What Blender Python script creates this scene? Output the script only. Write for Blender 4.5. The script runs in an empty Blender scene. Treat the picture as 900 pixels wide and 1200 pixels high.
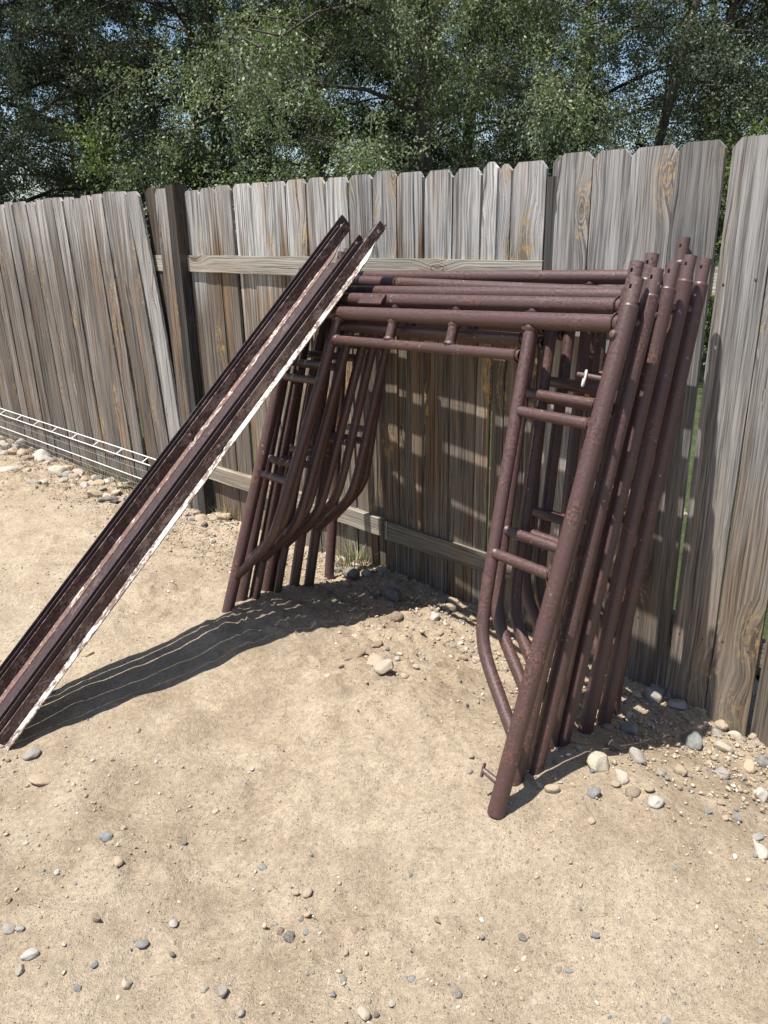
import bpy, math, random
import numpy as np
from mathutils import Vector, Matrix

random.seed(7)
rng = np.random.default_rng(7)
C = bpy.data.collections.new('yard')
bpy.context.scene.collection.children.link(C)
sc = bpy.context.scene

# ------------------------------------------------------------------ yard frame
# s runs along the fence (towards the far end), d is the distance in front of it
U = np.array([-0.71164651, 0.70253771, 0.0])
N = np.array([0.70253771, 0.71164651, 0.0])
FM = np.array([0.42752507, 3.2057635, 0.0])
ROT = math.atan2(-0.70253771, 0.71164651)


def W(s, d, z):
    return FM + U * s - N * d + np.array([0, 0, z])


def smooth(t):
    t = np.clip(t, 0, 1)
    return t * t * (3 - 2 * t)


def zg(s, d):
    s = np.asarray(s, float); d = np.asarray(d, float)
    zf = np.interp(s, [-3, -1.23, -.76, 0, .43, 2.12, 2.93, 5.84, 9],
                   [-.16, -.14, -.12, -.05, -.07, -.13, -.15, -.24, -.3])
    zo = -.03 * np.clip(s - 1, 0, 12)
    t = smooth(d / .9)
    z = zf + (zo - zf) * t
    z = z + (.045 + .035 * smooth((-.3 - s) / .6)) * np.exp(-((d - .97) / .35) ** 2) * np.clip((2 - s) / .8, 0, 1) * np.clip((s + 2.2) / 1.0, 0, 1)
    z = z - .10 * smooth((-d - .15) / .6)
    return z


# ------------------------------------------------------------------ numpy noise
def vnoise(x, y, seed=0):
    xi = np.floor(x).astype(np.int64); yi = np.floor(y).astype(np.int64)
    fx = x - xi; fy = y - yi
    fx = fx * fx * fx * (fx * (fx * 6 - 15) + 10); fy = fy * fy * fy * (fy * (fy * 6 - 15) + 10)

    def h(a, b):
        n = (a * 374761393 + b * 668265263 + seed * 1442695041) & 0x7fffffff
        n = ((n ^ (n >> 13)) * 1274126177) & 0x7fffffff
        n = n ^ (n >> 16)
        return (n & 0xffff) / 65535.0
    a = h(xi, yi); b = h(xi + 1, yi); c = h(xi, yi + 1); e = h(xi + 1, yi + 1)
    return (a * (1 - fx) + b * fx) * (1 - fy) + (c * (1 - fx) + e * fx) * fy - .5


def fbm(x, y, octv=4, seed=0, gain=.5):
    r = 0; a = 1.0
    for i in range(octv):
        r = r + a * vnoise(x, y, seed + i * 17); x = x * 2.03 + 3.1; y = y * 2.03 + 1.7; a *= gain
    return r


# ------------------------------------------------------------------ objects
def link(o):
    C.objects.link(o); return o


def mesh_obj(name, verts, faces, mat=None, parent=None, smooth_=False, loc=None):
    me = bpy.data.meshes.new(name)
    me.from_pydata([tuple(map(float, v)) for v in verts], [], [tuple(f) for f in faces])
    me.validate()
    if mat: me.materials.append(mat)
    if smooth_:
        me.polygons.foreach_set('use_smooth', [True] * len(me.polygons))
    o = link(bpy.data.objects.new(name, me))
    if parent: o.parent = parent
    if loc is not None: o.location = loc
    return o


def fast_mesh(name, V, F, mat):
    """V (n,3), F (m,k) numpy arrays"""
    me = bpy.data.meshes.new(name)
    k = F.shape[1]
    me.vertices.add(len(V)); me.vertices.foreach_set('co', V.astype(np.float32).ravel())
    me.loops.add(F.size); me.loops.foreach_set('vertex_index', F.astype(np.int32).ravel())
    me.polygons.add(len(F))
    me.polygons.foreach_set('loop_start', np.arange(0, F.size, k, dtype=np.int32))
    me.update(calc_edges=True)
    if mat: me.materials.append(mat)
    return me


def set_smooth(me, on=True):
    me.polygons.foreach_set('use_smooth', np.full(len(me.polygons), on))


def thing(name, label, cat, loc=(0, 0, 0), rotz=0, group=None):
    o = link(bpy.data.objects.new(name, None)); o.empty_display_size = .1
    o.location = loc; o.rotation_euler = (0, 0, rotz)
    tag(o, label, cat, group); return o


def tag(o, label=None, cat=None, group=None, kind=None):
    if label: o['label'] = label
    if cat: o['category'] = cat
    if group: o['group'] = group
    if kind: o['kind'] = kind
    return o


class MB:
    def __init__(self): self.v = []; self.f = []

    def box(self, lo, hi):
        b = len(self.v)
        for z in (lo[2], hi[2]):
            self.v += [(lo[0], lo[1], z), (hi[0], lo[1], z), (hi[0], hi[1], z), (lo[0], hi[1], z)]
        self.f += [tuple(b + i for i in q) for q in ((3, 2, 1, 0), (4, 5, 6, 7), (0, 1, 5, 4), (1, 2, 6, 5), (2, 3, 7, 6), (3, 0, 4, 7))]

    def tube(self, pts, rad, seg=14, caps=True):
        pts = [np.array(p, float) for p in pts]; n = len(pts)
        if not hasattr(rad, '__len__'): rad = [rad] * n
        T = []
        for i in range(n):
            t = pts[min(i + 1, n - 1)] - pts[max(i - 1, 0)]; T.append(t / (np.linalg.norm(t) + 1e-12))
        a = np.array([0, 0, 1.]) if abs(T[0][2]) < .9 else np.array([1., 0, 0])
        x = np.cross(T[0], a); x /= np.linalg.norm(x)
        b = len(self.v)
        for i in range(n):
            x = x - T[i] * (x @ T[i]); x /= np.linalg.norm(x); y = np.cross(T[i], x)
            for k in range(seg):
                an = 2 * math.pi * k / seg
                self.v.append(pts[i] + (x * math.cos(an) + y * math.sin(an)) * rad[i])
        for i in range(n - 1):
            for k in range(seg):
                k2 = (k + 1) % seg
                self.f.append((b + i * seg + k, b + i * seg + k2, b + (i + 1) * seg + k2, b + (i + 1) * seg + k))
        if caps:
            self.f.append(tuple(b + k for k in reversed(range(seg))))
            self.f.append(tuple(b + (n - 1) * seg + k for k in range(seg)))

    def build(self, name, mat, parent=None, sm=False, loc=None):
        return mesh_obj(name, self.v, self.f, mat, parent, sm, loc)


def auto_smooth(o, ang=40):
    me = o.data
    me.polygons.foreach_set('use_smooth', [True] * len(me.polygons))
    me.set_sharp_from_angle(angle=math.radians(ang))


# ------------------------------------------------------------------ node helper
class NT:
    def __init__(self, name):
        self.m = bpy.data.materials.new(name); self.m.use_nodes = True
        self.t = self.m.node_tree; self.n = self.t.nodes; self.l = self.t.links
        self.n.clear()
        self.out = self.n.new('ShaderNodeOutputMaterial')
        self.b = self.n.new('ShaderNodeBsdfPrincipled')
        self.l.new(self.b.outputs[0], self.out.inputs[0])

    def new(self, t, **k):
        n = self.n.new(t)
        for a, v in k.items(): setattr(n, a, v)
        return n

    def put(self, sock, v):
        if isinstance(v, bpy.types.NodeSocket): self.l.new(v, sock)
        elif isinstance(v, (tuple, list)):
            sock.default_value = tuple(v) + (1,) if len(v) == 3 and sock.type == 'RGBA' else tuple(v)
        else: sock.default_value = v

    def math(self, op, a, b=0.0, clamp=False):
        n = self.new('ShaderNodeMath', operation=op, use_clamp=clamp); self.put(n.inputs[0], a); self.put(n.inputs[1], b); return n.outputs[0]

    def vmath(self, op, a, b):
        n = self.new('ShaderNodeVectorMath', operation=op); self.put(n.inputs[0], a); self.put(n.inputs[1], b); return n.outputs[0]

    def noise(self, vec, scale, detail=3, rough=.55, dist=0.0, col=False):
        n = self.new('ShaderNodeTexNoise'); self.put(n.inputs['Vector'], vec); self.put(n.inputs['Scale'], scale)
        self.put(n.inputs['Detail'], detail); self.put(n.inputs['Roughness'], rough); self.put(n.inputs['Distortion'], dist)
        return n.outputs['Color' if col else 'Fac']

    def vor(self, vec, scale, out='Distance', feature='F1', rnd=1.0):
        n = self.new('ShaderNodeTexVoronoi', feature=feature); self.put(n.inputs['Vector'], vec); self.put(n.inputs['Scale'], scale)
        self.put(n.inputs['Randomness'], rnd)
        return n.outputs[out]

    def ramp(self, fac, lo, hi, a=0.0, b=1.0):
        n = self.new('ShaderNodeMapRange', interpolation_type='SMOOTHSTEP'); self.put(n.inputs[0], fac)
        for i, v in ((1, lo), (2, hi), (3, a), (4, b)): self.put(n.inputs[i], v)
        return n.outputs[0]

    def mix(self, fac, a, b, mode='MIX'):
        n = self.new('ShaderNodeMix', data_type='RGBA', blend_type=mode)
        self.put(n.inputs[0], fac); self.put(n.inputs[6], a); self.put(n.inputs[7], b); return n.outputs[2]

    def scale(self, col, f):
        n = self.new('ShaderNodeVectorMath', operation='SCALE'); self.put(n.inputs[0], col); self.put(n.inputs['Scale'], f); return n.outputs[0]

    def bump(self, h, strength=.5, dist=.005, normal=None):
        n = self.new('ShaderNodeBump'); self.put(n.inputs['Height'], h); self.put(n.inputs['Strength'], strength); self.put(n.inputs['Distance'], dist)
        if normal is not None: self.put(n.inputs['Normal'], normal)
        return n.outputs[0]

    def fin(self, col, rough=.8, normal=None, spec=.3, metal=0.0):
        self.put(self.b.inputs['Base Color'], col); self.put(self.b.inputs['Roughness'], rough)
        self.put(self.b.inputs['Specular IOR Level'], spec); self.put(self.b.inputs['Metallic'], metal)
        if normal is not None: self.put(self.b.inputs['Normal'], normal)
        return self.m


def coords(t, kind='Object'):
    return t.new('ShaderNodeTexCoord').outputs[kind]


def obj_random(t):
    return t.new('ShaderNodeObjectInfo').outputs['Random']


def wood(name, along='Z', grey=1.0, brown=1.0, lo=(.098, .096, .094), hi=(.60, .585, .565), weather=None, knots=.45):
    """weathered softwood: straight streaky grain that bends round knots, brown stain, ochre fungus by the knots.
    weather = (height where the rain-bleached top ends, height where it is fully dark, tint of the unbleached wood)"""
    t = NT(name); co = coords(t); r = obj_random(t)
    sep = t.new('ShaderNodeSeparateXYZ'); t.put(sep.inputs[0], co)
    ax, ay, az = sep.outputs
    if along == 'X': ax, az = az, ax
    off = t.math('MULTIPLY', r, 91.0)

    def vec(fx, fy, fz, x=ax, extra=0.0):
        c = t.new('ShaderNodeCombineXYZ'); t.put(c.inputs[0], t.math('MULTIPLY', x, fx)); t.put(c.inputs[1], t.math('ADD', t.math('MULTIPLY', ay, fy), t.math('ADD', off, extra)))
        t.put(c.inputs[2], t.math('MULTIPLY', az, fz)); return c.outputs[0]
    kv = vec(8.0, 0, 3.4)
    kc = t.new('ShaderNodeSeparateColor'); t.put(kc.inputs[0], t.vor(kv, 1.0, 'Color'))
    kd = t.math('ADD', t.math('ADD', t.vor(kv, 1.0), t.math('MULTIPLY', t.math('SUBTRACT', t.noise(kv, 5.0, 2, .5), .5), .10)), t.math('MULTIPLY', t.ramp(kc.outputs[0], knots, knots + .01), 2.0))
    core = t.ramp(kd, .06, .13, 1.0, 0.0)
    ringz = t.ramp(kd, .10, .30, 1.0, 0.0)
    halo = t.ramp(kd, .0, .62, 1.0, 0.0)
    wander = t.math('SUBTRACT', t.noise(vec(5.0, 0, 1.3), 1.0, 2, .5), .5)
    gx = t.math('ADD', t.math('ADD', ax, t.math('MULTIPLY', wander, .03)), t.math('MULTIPLY', halo, .034))
    grain = t.noise(vec(105.0, 105.0, 1.5, gx), 1.0, 5, .65)
    fine = t.noise(vec(330.0, 200.0, 4.5, gx), 1.0, 3, .65)
    broad = t.noise(vec(30.0, 10.0, .75, gx), 1.0, 3, .6)
    g = t.math('ADD', t.math('MULTIPLY', grain, .44), t.math('ADD', t.math('MULTIPLY', fine, .37), t.math('MULTIPLY', broad, .19)))
    g = t.ramp(g, .38, .61)
    col = t.mix(g, lo, hi)
    crack = t.ramp(grain, .31, .38, 1.0, 0.0)
    st = t.noise(vec(9.0, 0, 1.0, ax, 7.3), 1.0, 4, .62)
    smask = t.math('MULTIPLY', t.ramp(st, .47, .66), brown)
    if weather:
        zt, zb_, tint = weather
        edge = t.math('ADD', az, t.math('ADD', t.math('MULTIPLY', t.math('SUBTRACT', t.noise(vec(26.0, 0, .6, ax, 3.1), 1.0, 3, .6), .5), 1.0), t.math('MULTIPLY', t.math('SUBTRACT', r, .5), .25)))
        low = t.ramp(edge, zb_, zt, 1.0, 0.0)
        col = t.mix(low, col, t.vmath('MULTIPLY', col, tint))
        smask = t.math('MULTIPLY', smask, t.ramp(low, 0, 1, .35, 1.0))
    bcol = t.mix(g, (.052, .030, .019), (.31, .215, .135))
    col = t.mix(smask, col, bcol)
    col = t.mix(t.math('MULTIPLY', crack, .8), col, (.035, .031, .029))
    # pale raised grain here and there
    col = t.mix(t.math('MULTIPLY', t.ramp(t.noise(vec(60.0, 0, 1.1, gx, 21.0), 1.0, 4, .6), .60, .70), .45), col, (.50, .47, .43))
    on = t.noise(vec(75.0, 0, 30.0, gx), 1.0, 4, .75)
    omask = t.math('MULTIPLY', t.ramp(on, .50, .60), t.math('MULTIPLY', t.ramp(halo, .12, .5), t.ramp(st, .38, .5)))
    col = t.mix(t.math('MULTIPLY', omask, .75 * brown), col, (.46, .31, .125))
    # knots: rings round a dark or pale heart
    rings = t.math('SINE', t.math('MULTIPLY', kd, 95.0))
    col = t.mix(t.math('MULTIPLY', ringz, t.ramp(rings, -.2, .9, .0, .62)), col, (.075, .06, .05))
    kr = t.noise(kv, 9.0, 3, .6)
    col = t.mix(t.math('MULTIPLY', core, .8), col, t.mix(t.math('ADD', t.math('MULTIPLY', kr, .6), t.math('MULTIPLY', kc.outputs[1], .5)), (.055, .042, .034), (.33, .28, .24)))
    col = t.scale(col, t.ramp(t.math('FRACT', t.math('MULTIPLY', r, 7.31)), 0, 1, .74 * grey, 1.2 * grey))
    hgt = t.math('ADD', t.math('MULTIPLY', grain, .8), t.math('ADD', t.math('MULTIPLY', fine, .35), t.math('ADD', t.math('MULTIPLY', core, -.3), t.math('MULTIPLY', t.math('MULTIPLY', ringz, rings), .12))))
    return t.fin(col, .86, t.bump(hgt, 1.0, .0045), .22)


def stone_mat():
    t = NT('river_stone'); co = coords(t); oi = t.new('ShaderNodeObjectInfo')
    off = t.vmath('ADD', co, t.scale(oi.outputs['Location'], 13.0))
    n = t.noise(off, 30, 5, .65); n2 = t.noise(off, 160, 3, .6); n3 = t.noise(off, 8, 2, .5)
    col = t.scale(oi.outputs['Color'], t.ramp(n, .3, .7, .66, 1.25))
    col = t.mix(t.ramp(n2, .58, .72, 0, .35), col, (.55, .5, .44))
    col = t.mix(t.ramp(n3, .42, .7, 0.12, .5), col, (.38, .31, .235))     # dust
    return t.fin(col, .82, t.bump(t.math('ADD', n, t.math('MULTIPLY', n2, .4)), .5, .004), .3)


def rust_mat(name, paint=(.070, .033, .0285), rust=(.165, .060, .030), dark=(.037, .0185, .0165), rough=.42, flecks=.6):
    t = NT(name); co = coords(t); r = t.new('ShaderNodeObjectInfo').outputs['Random']
    v = t.new('ShaderNodeVectorMath', operation='ADD'); t.put(v.inputs[0], co)
    cb = t.new('ShaderNodeCombineXYZ'); t.put(cb.inputs[0], t.math('MULTIPLY', r, 40.0)); t.l.new(cb.outputs[0], v.inputs[1]); v = v.outputs[0]
    a = t.noise(v, 8, 5, .62); b = t.noise(v, 130, 4, .7); c = t.noise(v, 300, 3, .6)
    col = t.mix(t.ramp(a, .36, .7), paint, t.mix(t.ramp(b, .35, .65), dark, (paint[0] * 1.5, paint[1] * 1.6, paint[2] * 1.65)))
    col = t.mix(t.math('MULTIPLY', t.ramp(t.math('ADD', t.math('MULTIPLY', a, .45), t.math('MULTIPLY', b, .55)), .53, .63), flecks), col, rust)
    col = t.mix(t.ramp(c, .63, .72, 0, .5), col, (.30, .17, .12))
    col = t.mix(t.ramp(c, .28, .36, .5, 0), col, (.03, .017, .016))
    sp = t.math('MULTIPLY', t.ramp(t.vor(v, 48, 'Distance'), .12, .2, 1, 0), t.ramp(t.noise(v, 11, 2, .5), .58, .66))
    col = t.mix(t.math('MULTIPLY', sp, .6), col, (.36, .30, .26))
    rg = t.ramp(b, .3, .7, rough - .1, rough + .22)
    return t.fin(col, rg, t.bump(t.math('ADD', b, t.math('MULTIPLY', c, .6)), .35, .002), .65)


def chipped_mat(name, paint, cover, steel=(.058, .034, .030), pale=(.13, .085, .075)):
    """steel angle with what is left of its paint, in chips drawn out along the bar (local z)"""
    t = NT(name); co = coords(t)
    mp = t.new('ShaderNodeMapping'); t.put(mp.inputs['Vector'], co); mp.inputs['Scale'].default_value = (1, 1, .5)
    v = mp.outputs[0]
    a = t.noise(v, 34, 6, .72, .3); b = t.noise(v, 150, 4, .7); d = t.noise(v, 5, 2, .5)
    m = t.math('ADD', t.math('MULTIPLY', a, .62), t.math('ADD', t.math('MULTIPLY', b, .26), t.math('MULTIPLY', d, .3)))
    mask = t.ramp(m, cover, cover + .035)
    base = t.mix(t.ramp(b, .4, .66), steel, pale)
    base = t.mix(t.ramp(a, .55, .75, 0, .5), base, (.15, .07, .04))
    pc = t.mix(t.ramp(b, .3, .7), (paint[0] * .8, paint[1] * .76, paint[2] * .74), paint)
    col = t.mix(mask, base, pc)
    return t.fin(col, .62, t.bump(t.math('ADD', mask, t.math('MULTIPLY', b, .5)), .4, .0015), .4)


def plain_mat(name, col, rough=.6, spec=.4, metal=0.0, var=.25, scale=40):
    t = NT(name); n = t.noise(coords(t), scale, 4, .6)
    return t.fin(t.scale(col if isinstance(col, bpy.types.NodeSocket) else _rgb(t, col), t.ramp(n, .3, .7, 1 - var, 1 + var)), rough, t.bump(n, .2, .002), spec, metal)


def _rgb(t, c):
    n = t.new('ShaderNodeRGB'); n.outputs[0].default_value = tuple(c) + (1,); return n.outputs[0]


def leaf_mat(name, dark, light, trans=.24):
    t = NT(name)
    g = t.new('ShaderNodeNewGeometry')
    r = g.outputs['Random Per Island']
    co = coords(t)
    big = t.noise(co, .9, 2, .5)
    col = t.mix(t.ramp(r, 0, 1), dark, light)
    col = t.scale(col, t.ramp(big, .3, .7, .75, 1.25))
    t.fin(col, .48, None, .32)
    tr = t.new('ShaderNodeBsdfTranslucent'); t.put(tr.inputs[0], t.vmath('MULTIPLY', col, (1.15, 1.3, .7)))
    mx = t.new('ShaderNodeMixShader'); mx.inputs[0].default_value = trans
    t.l.new(t.b.outputs[0], mx.inputs[1]); t.l.new(tr.outputs[0], mx.inputs[2]); t.l.new(mx.outputs[0], t.out.inputs[0])
    return t.m
EXPOSURE = 0.84
SUN_S, SUN_D = .11, .34
STONES = '-3.256,6.756,0.127,p,,L;-3.44,6.945,0.084,t,,L;-3.618,7.115,0.076,p,,L;-3.178,6.394,0.081,t,,L;-3.066,6.326,0.107,t,,L;-2.93,6.128,0.095,n,,L;-2.85,6.181,0.138,w,U1,L;-3.33,6.602,0.096,g,,L;-3.224,6.313,0.077,g,,L;-2.859,5.645,0.138,p,f,L;-2.501,5.247,0.077,g,,L;-2.451,5.278,0.062,p,,L;-2.258,5.213,0.054,n,,L;-2.52,5.716,0.112,p,,L;-2.496,5.813,0.099,t,,L;-2.419,5.652,0.075,g,,L;-2.381,5.455,0.064,g,,L;-2.302,5.439,0.056,t,,L;-2.366,5.711,0.084,p,,L;-2.259,5.535,0.075,t,,L;-2.165,5.556,0.101,g,,L;-2.072,5.312,0.105,t,U2,L;-2.038,5.441,0.107,w,U3,L;-1.988,4.994,0.096,t,U4,L;-2.14,5.236,0.067,w,,L;-1.913,5.023,0.062,p,,L;-1.816,4.81,0.125,d,f,L;-1.879,5.106,0.078,p,,L;-1.868,5.265,0.096,p,,L;-1.717,4.908,0.058,d,U5,L;-1.712,5.029,0.106,t,,L;-1.761,4.932,0.051,g,,L;-1.668,5.007,0.052,t,,L;-2.755,5.702,0.059,t,,L;-2.736,6.104,0.071,g,,L;-2.421,5.105,0.025,d,,L;-2.187,4.825,0.019,n,,L;-3.434,6.723,0.097,t,,L;-3.271,6.647,0.072,g,,L;-3.111,6.61,0.064,t,,L;-2.727,5.994,0.066,p,,L;-2.369,5.629,0.062,t,,L;-2.175,5.435,0.06,p,,L;-1.984,5.156,0.064,g,,L;-1.803,4.949,0.051,t,,L;-1.956,5.297,0.052,t,,L;-2.483,5.642,0.055,g,,L;-1.204,4.649,0.047,t,,P;-1.151,4.544,0.069,t,,P;-1.069,4.539,0.059,t,U6,P;-1.051,4.581,0.055,p,,P;-1.007,4.537,0.08,t,U7,P;-1.213,4.524,0.04,g,,P;-1.1,4.402,0.041,d,,P;-0.995,4.126,0.037,w,,P;-0.922,4.453,0.039,t,,P;-1.263,4.613,0.039,g,,P;-0.921,3.96,0.029,t,,P;-0.301,3.84,0.083,p,,C;-0.233,3.741,0.082,p,,C;-0.154,3.669,0.07,w,,C;-0.169,3.496,0.096,d,,C;-0.091,3.519,0.067,g,,C;-0.023,3.56,0.07,g,,C;-0.043,3.251,0.061,d,,C;0.036,3.24,0.11,d,,C;0.046,3.004,0.071,n,U8,C;-0.035,2.73,0.054,n,,C;-0.123,2.594,0.109,n,fU9,C;-0.039,2.529,0.118,t,fU10,C;-0.004,2.422,0.087,p,U11,C;0.065,2.427,0.04,p,,C;0.225,2.892,0.041,t,,C;0.217,3.026,0.057,w,,C;0.278,3.102,0.049,g,,C;0.318,3.221,0.07,t,,C;0.391,3.053,0.048,t,,C;0.304,2.669,0.038,t,,C;0.362,2.667,0.035,p,,C;0.291,3.139,0.069,t,,C;-0.17,2.49,0.028,n,,C;-0.213,2.427,0.03,p,,C;-0.122,2.814,0.031,w,,C;-0.248,3.597,0.054,g,,C;-0.119,3.605,0.049,p,,C;-0.185,3.379,0.061,t,,C;-0.241,3.135,0.053,t,,C;-0.15,3.251,0.039,p,,C;-0.259,3.273,0.039,g,,C;0.015,3.143,0.048,n,,C;0.102,3.475,0.037,t,,C;0.311,2.819,0.03,w,,C;0.328,2.775,0.029,w,,C;0.11,2.504,0.027,p,,C;0.041,2.573,0.026,w,,C;0.998,2.467,0.08,g,,R;1.036,2.52,0.079,b,,R;1.082,2.428,0.084,g,,R;1.159,2.414,0.053,t,,R;1.196,2.401,0.035,p,,R;1.212,2.343,0.052,t,,R;1.154,2.195,0.077,p,U12,R;1.047,2.211,0.09,b,U13,R;1.261,2.133,0.06,b,,R;1.048,1.973,0.049,g,,R;1.123,1.87,0.054,w,U14,R;0.814,2.177,0.069,b,,R;0.717,2.017,0.065,n,,R;0.764,1.96,0.076,g,,R;0.624,1.882,0.084,p,U15,R;0.671,1.818,0.062,p,U16,R;0.888,1.917,0.044,t,,R;0.46,1.761,0.045,t,U17,R;0.431,1.785,0.029,g,,R;0.57,1.736,0.044,b,,R;0.683,1.745,0.044,n,,R;0.731,1.702,0.047,w,,R;0.73,1.753,0.033,t,,R;1.233,2.291,0.056,p,,R;1.294,2.275,0.051,t,,R;1.185,2.084,0.068,t,,R;1.141,2.017,0.028,g,,R;1.167,2.295,0.051,g,,R;0.938,2.462,0.041,p,,R;0.892,2.502,0.047,t,,R;0.876,2.349,0.037,w,,R;1.076,2.503,0.039,t,,R;1.09,2.368,0.037,t,,R;1.152,2.333,0.032,g,,R;0.959,1.957,0.026,t,,R;0.818,1.846,0.022,g,,R;0.249,1.91,0.023,t,,R;0.239,1.861,0.02,g,,R;0.335,1.732,0.021,g,,R;0.589,1.967,0.027,g,,R;0.741,2.17,0.035,n,,R;1.201,2.167,0.03,t,,R;1.296,2.242,0.031,g,,R;0.962,1.566,0.053,w,U18,B;0.99,1.633,0.032,g,,B;0.961,1.697,0.031,b,U19,B;1.043,1.969,0.048,g,,B;0.737,1.707,0.045,p,,B;0.684,1.75,0.036,g,,B;0.883,1.703,0.024,b,,B;0.92,1.681,0.021,t,,B;0.937,1.75,0.027,t,,B;0.807,1.868,0.025,g,,B;1.071,1.904,0.021,t,,B;0.736,1.758,0.027,n,,B;0.67,1.723,0.021,n,,B;0.54,1.642,0.025,t,,B;0.647,1.788,0.029,t,,B;0.523,1.78,0.02,t,,B;-0.782,1.685,0.04,b,U20,F;-0.717,1.585,0.034,t,U21,F;-0.718,1.421,0.035,n,U22,F;-0.592,1.363,0.027,b,,F;-0.683,1.305,0.022,b,,F;-0.842,1.328,0.04,w,U23,F;-0.849,1.293,0.031,g,,F;-0.704,1.249,0.02,b,,F;-0.598,1.26,0.031,p,,F;-0.507,1.812,0.025,t,,F;-0.749,1.729,0.019,t,,F;-0.565,1.673,0.02,d,,F;-0.339,1.598,0.025,b,,F;-0.242,1.497,0.024,t,,F;-0.211,1.495,0.03,t,,F;-0.204,1.434,0.024,k,,F;-0.245,1.377,0.035,d,U24,F;-0.267,1.394,0.023,n,,F;-0.285,1.415,0.016,g,,F;-0.221,1.43,0.019,d,,F;-0.242,1.427,0.014,n,,F;-0.204,1.39,0.018,b,,F;-0.309,1.527,0.022,t,,F;-0.086,1.386,0.023,n,,F;-0.534,1.426,0.024,w,,F;-0.072,1.296,0.016,n,,F;-0.111,1.268,0.02,b,,F;-0.131,1.227,0.017,b,,F;-0.064,1.183,0.035,p,U25,F;-0.037,1.189,0.016,d,,F;-0.044,1.162,0.016,t,,F;-0.429,1.178,0.012,d,,F;-0.376,1.227,0.03,g,,F;-0.326,1.182,0.019,g,,F;-0.417,1.236,0.023,p,,F;-0.915,1.577,0.016,b,,F;-0.81,1.532,0.019,b,,F;-1.005,1.682,0.015,w,,F;-0.872,1.568,0.02,w,,F;-0.958,1.478,0.02,t,,F;-0.924,1.4,0.031,g,,F;-0.895,1.399,0.027,g,,F;-0.514,1.335,0.016,d,,F;-0.197,1.226,0.013,t,,F;-0.772,1.353,0.015,w,,F;-0.608,1.233,0.015,p,,F;0.112,1.404,0.023,n,,F;0.217,1.398,0.017,w,,F;0.306,1.347,0.025,d,,F;0.472,1.337,0.025,b,,F;0.401,1.26,0.026,b,,F;0.376,1.267,0.017,n,,F;0.145,1.219,0.024,d,U26,F;-0.002,1.215,0.02,p,,F;0.045,1.267,0.021,b,,F;0.309,1.195,0.018,p,,F;0.609,1.205,0.016,p,,F;0.571,1.14,0.023,g,,F;0.713,1.501,0.014,b,,F;0.304,1.295,0.018,p,,F;0.286,1.275,0.014,t,,F;0.282,1.372,0.015,t,,F;0.709,1.47,0.013,w,,F;0.847,1.312,0.018,g,,F;-1.144,2.054,0.053,g,U27,F;-1.066,1.944,0.077,t,f,F;-1.169,2.655,0.045,t,,F;-0.507,1.813,0.025,p,U28,F;-0.428,1.99,0.02,w,,F;-0.837,2.171,0.021,t,,F;-0.77,1.924,0.016,w,,F;-1.205,2.019,0.018,n,,F;-0.876,2.02,0.016,n,,F;-0.537,1.887,0.017,t,,F;-0.735,2.016,0.016,w,,F;0.434,2.613,0.016,t,,F'
TREES = [  # kind, direction (x per metre of y), distance, size, turn, label
    ('broad', -.47, 10.5, 1.0, .3, 'grey-green leafy tree with a bent trunk, at the far left beyond the fence'),
    ('broad', -.31, 12.0, 1.1, 2.1, 'tall grey-green tree with sky showing through, left of the dark tree'),
    ('dense', -.17, 11.5, 1.0, 1.0, 'dense dark green tree behind the top of the leaning braces'),
    ('droop', .00, 9.6, 1.0, .4, 'pale green tree with drooping branches in the middle beyond the fence'),
    ('droop', .085, 10.4, .95, 3.0, 'pale green drooping tree just right of the middle one'),
    ('dense', .225, 13.5, 1.0, 4.0, 'dark tree in the shaded gap right of the drooping trees'),
    ('slim', .31, 12.0, 1.0, .0, 'slim several-stemmed tree with thin dark trunks right of the dark gap'),
    ('slim', .43, 11.0, 1.0, 2.0, 'slim several-stemmed tree above the right scaffold legs'),
    ('broad', .58, 11.5, .9, 4.4, 'leafy grey-green tree at the far right beyond the fence'),
    ('bush', -.235, 9.9, .92, .0, 'small bright yellow-green bush showing over the fence left of the braces'),
    ('bush', .50, 8.6, .95, 1.0, 'yellow-green bush over the fence at the right'),
    ('dense', -.36, 17.5, .66, 2.7, 'dark background tree in the back row behind the tall grey-green tree'),
    ('dense', -.08, 17.0, 1.1, 5.2, 'dark background tree in the back row behind the middle trees'),
    ('dense', .10, 17.5, 1.1, 3.3, 'dark background tree in the back row right of the middle'),
    ('dense', -.20, 16.0, .95, 1.6, 'dark background tree in the back row just left of the middle'),
    ('dense', .42, 19.0, .68, 1.9, 'dark background tree in the back row behind the slim trunks'),
]
# ------------------------------------------------------------------ materials
M_board = wood('weathered_board', brown=1.3, weather=(1.70, 1.34, (.47, .40, .335)))
M_board_left = wood('weathered_board_brown', brown=.8, weather=(1.98, 1.45, (.49, .455, .42)), knots=.42, lo=(.075, .071, .068), hi=(.52, .495, .47), grey=.9)
M_board_right = wood('weathered_board_grey', brown=.7, lo=(.085, .081, .078), hi=(.35, .337, .322), weather=(1.25, .35, (.80, .68, .56)), knots=.45)
M_bleached = wood('bleached_board', grey=.85, brown=.45, lo=(.12, .115, .11), hi=(.44, .425, .405), knots=.5)
M_post = wood('weathered_post', grey=.5, brown=.6, lo=(.04, .037, .035), hi=(.20, .19, .18))
M_rail = wood('pale_rail', along='X', grey=1.1, brown=.5, lo=(.19, .17, .14), hi=(.50, .465, .40), knots=.2)
M_rail_low = wood('brown_rail', along='X', grey=.95, brown=.8, lo=(.14, .12, .095), hi=(.34, .30, .24), knots=.2)
M_stone = stone_mat()
M_tube = rust_mat('rusty_maroon_tube')
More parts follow.
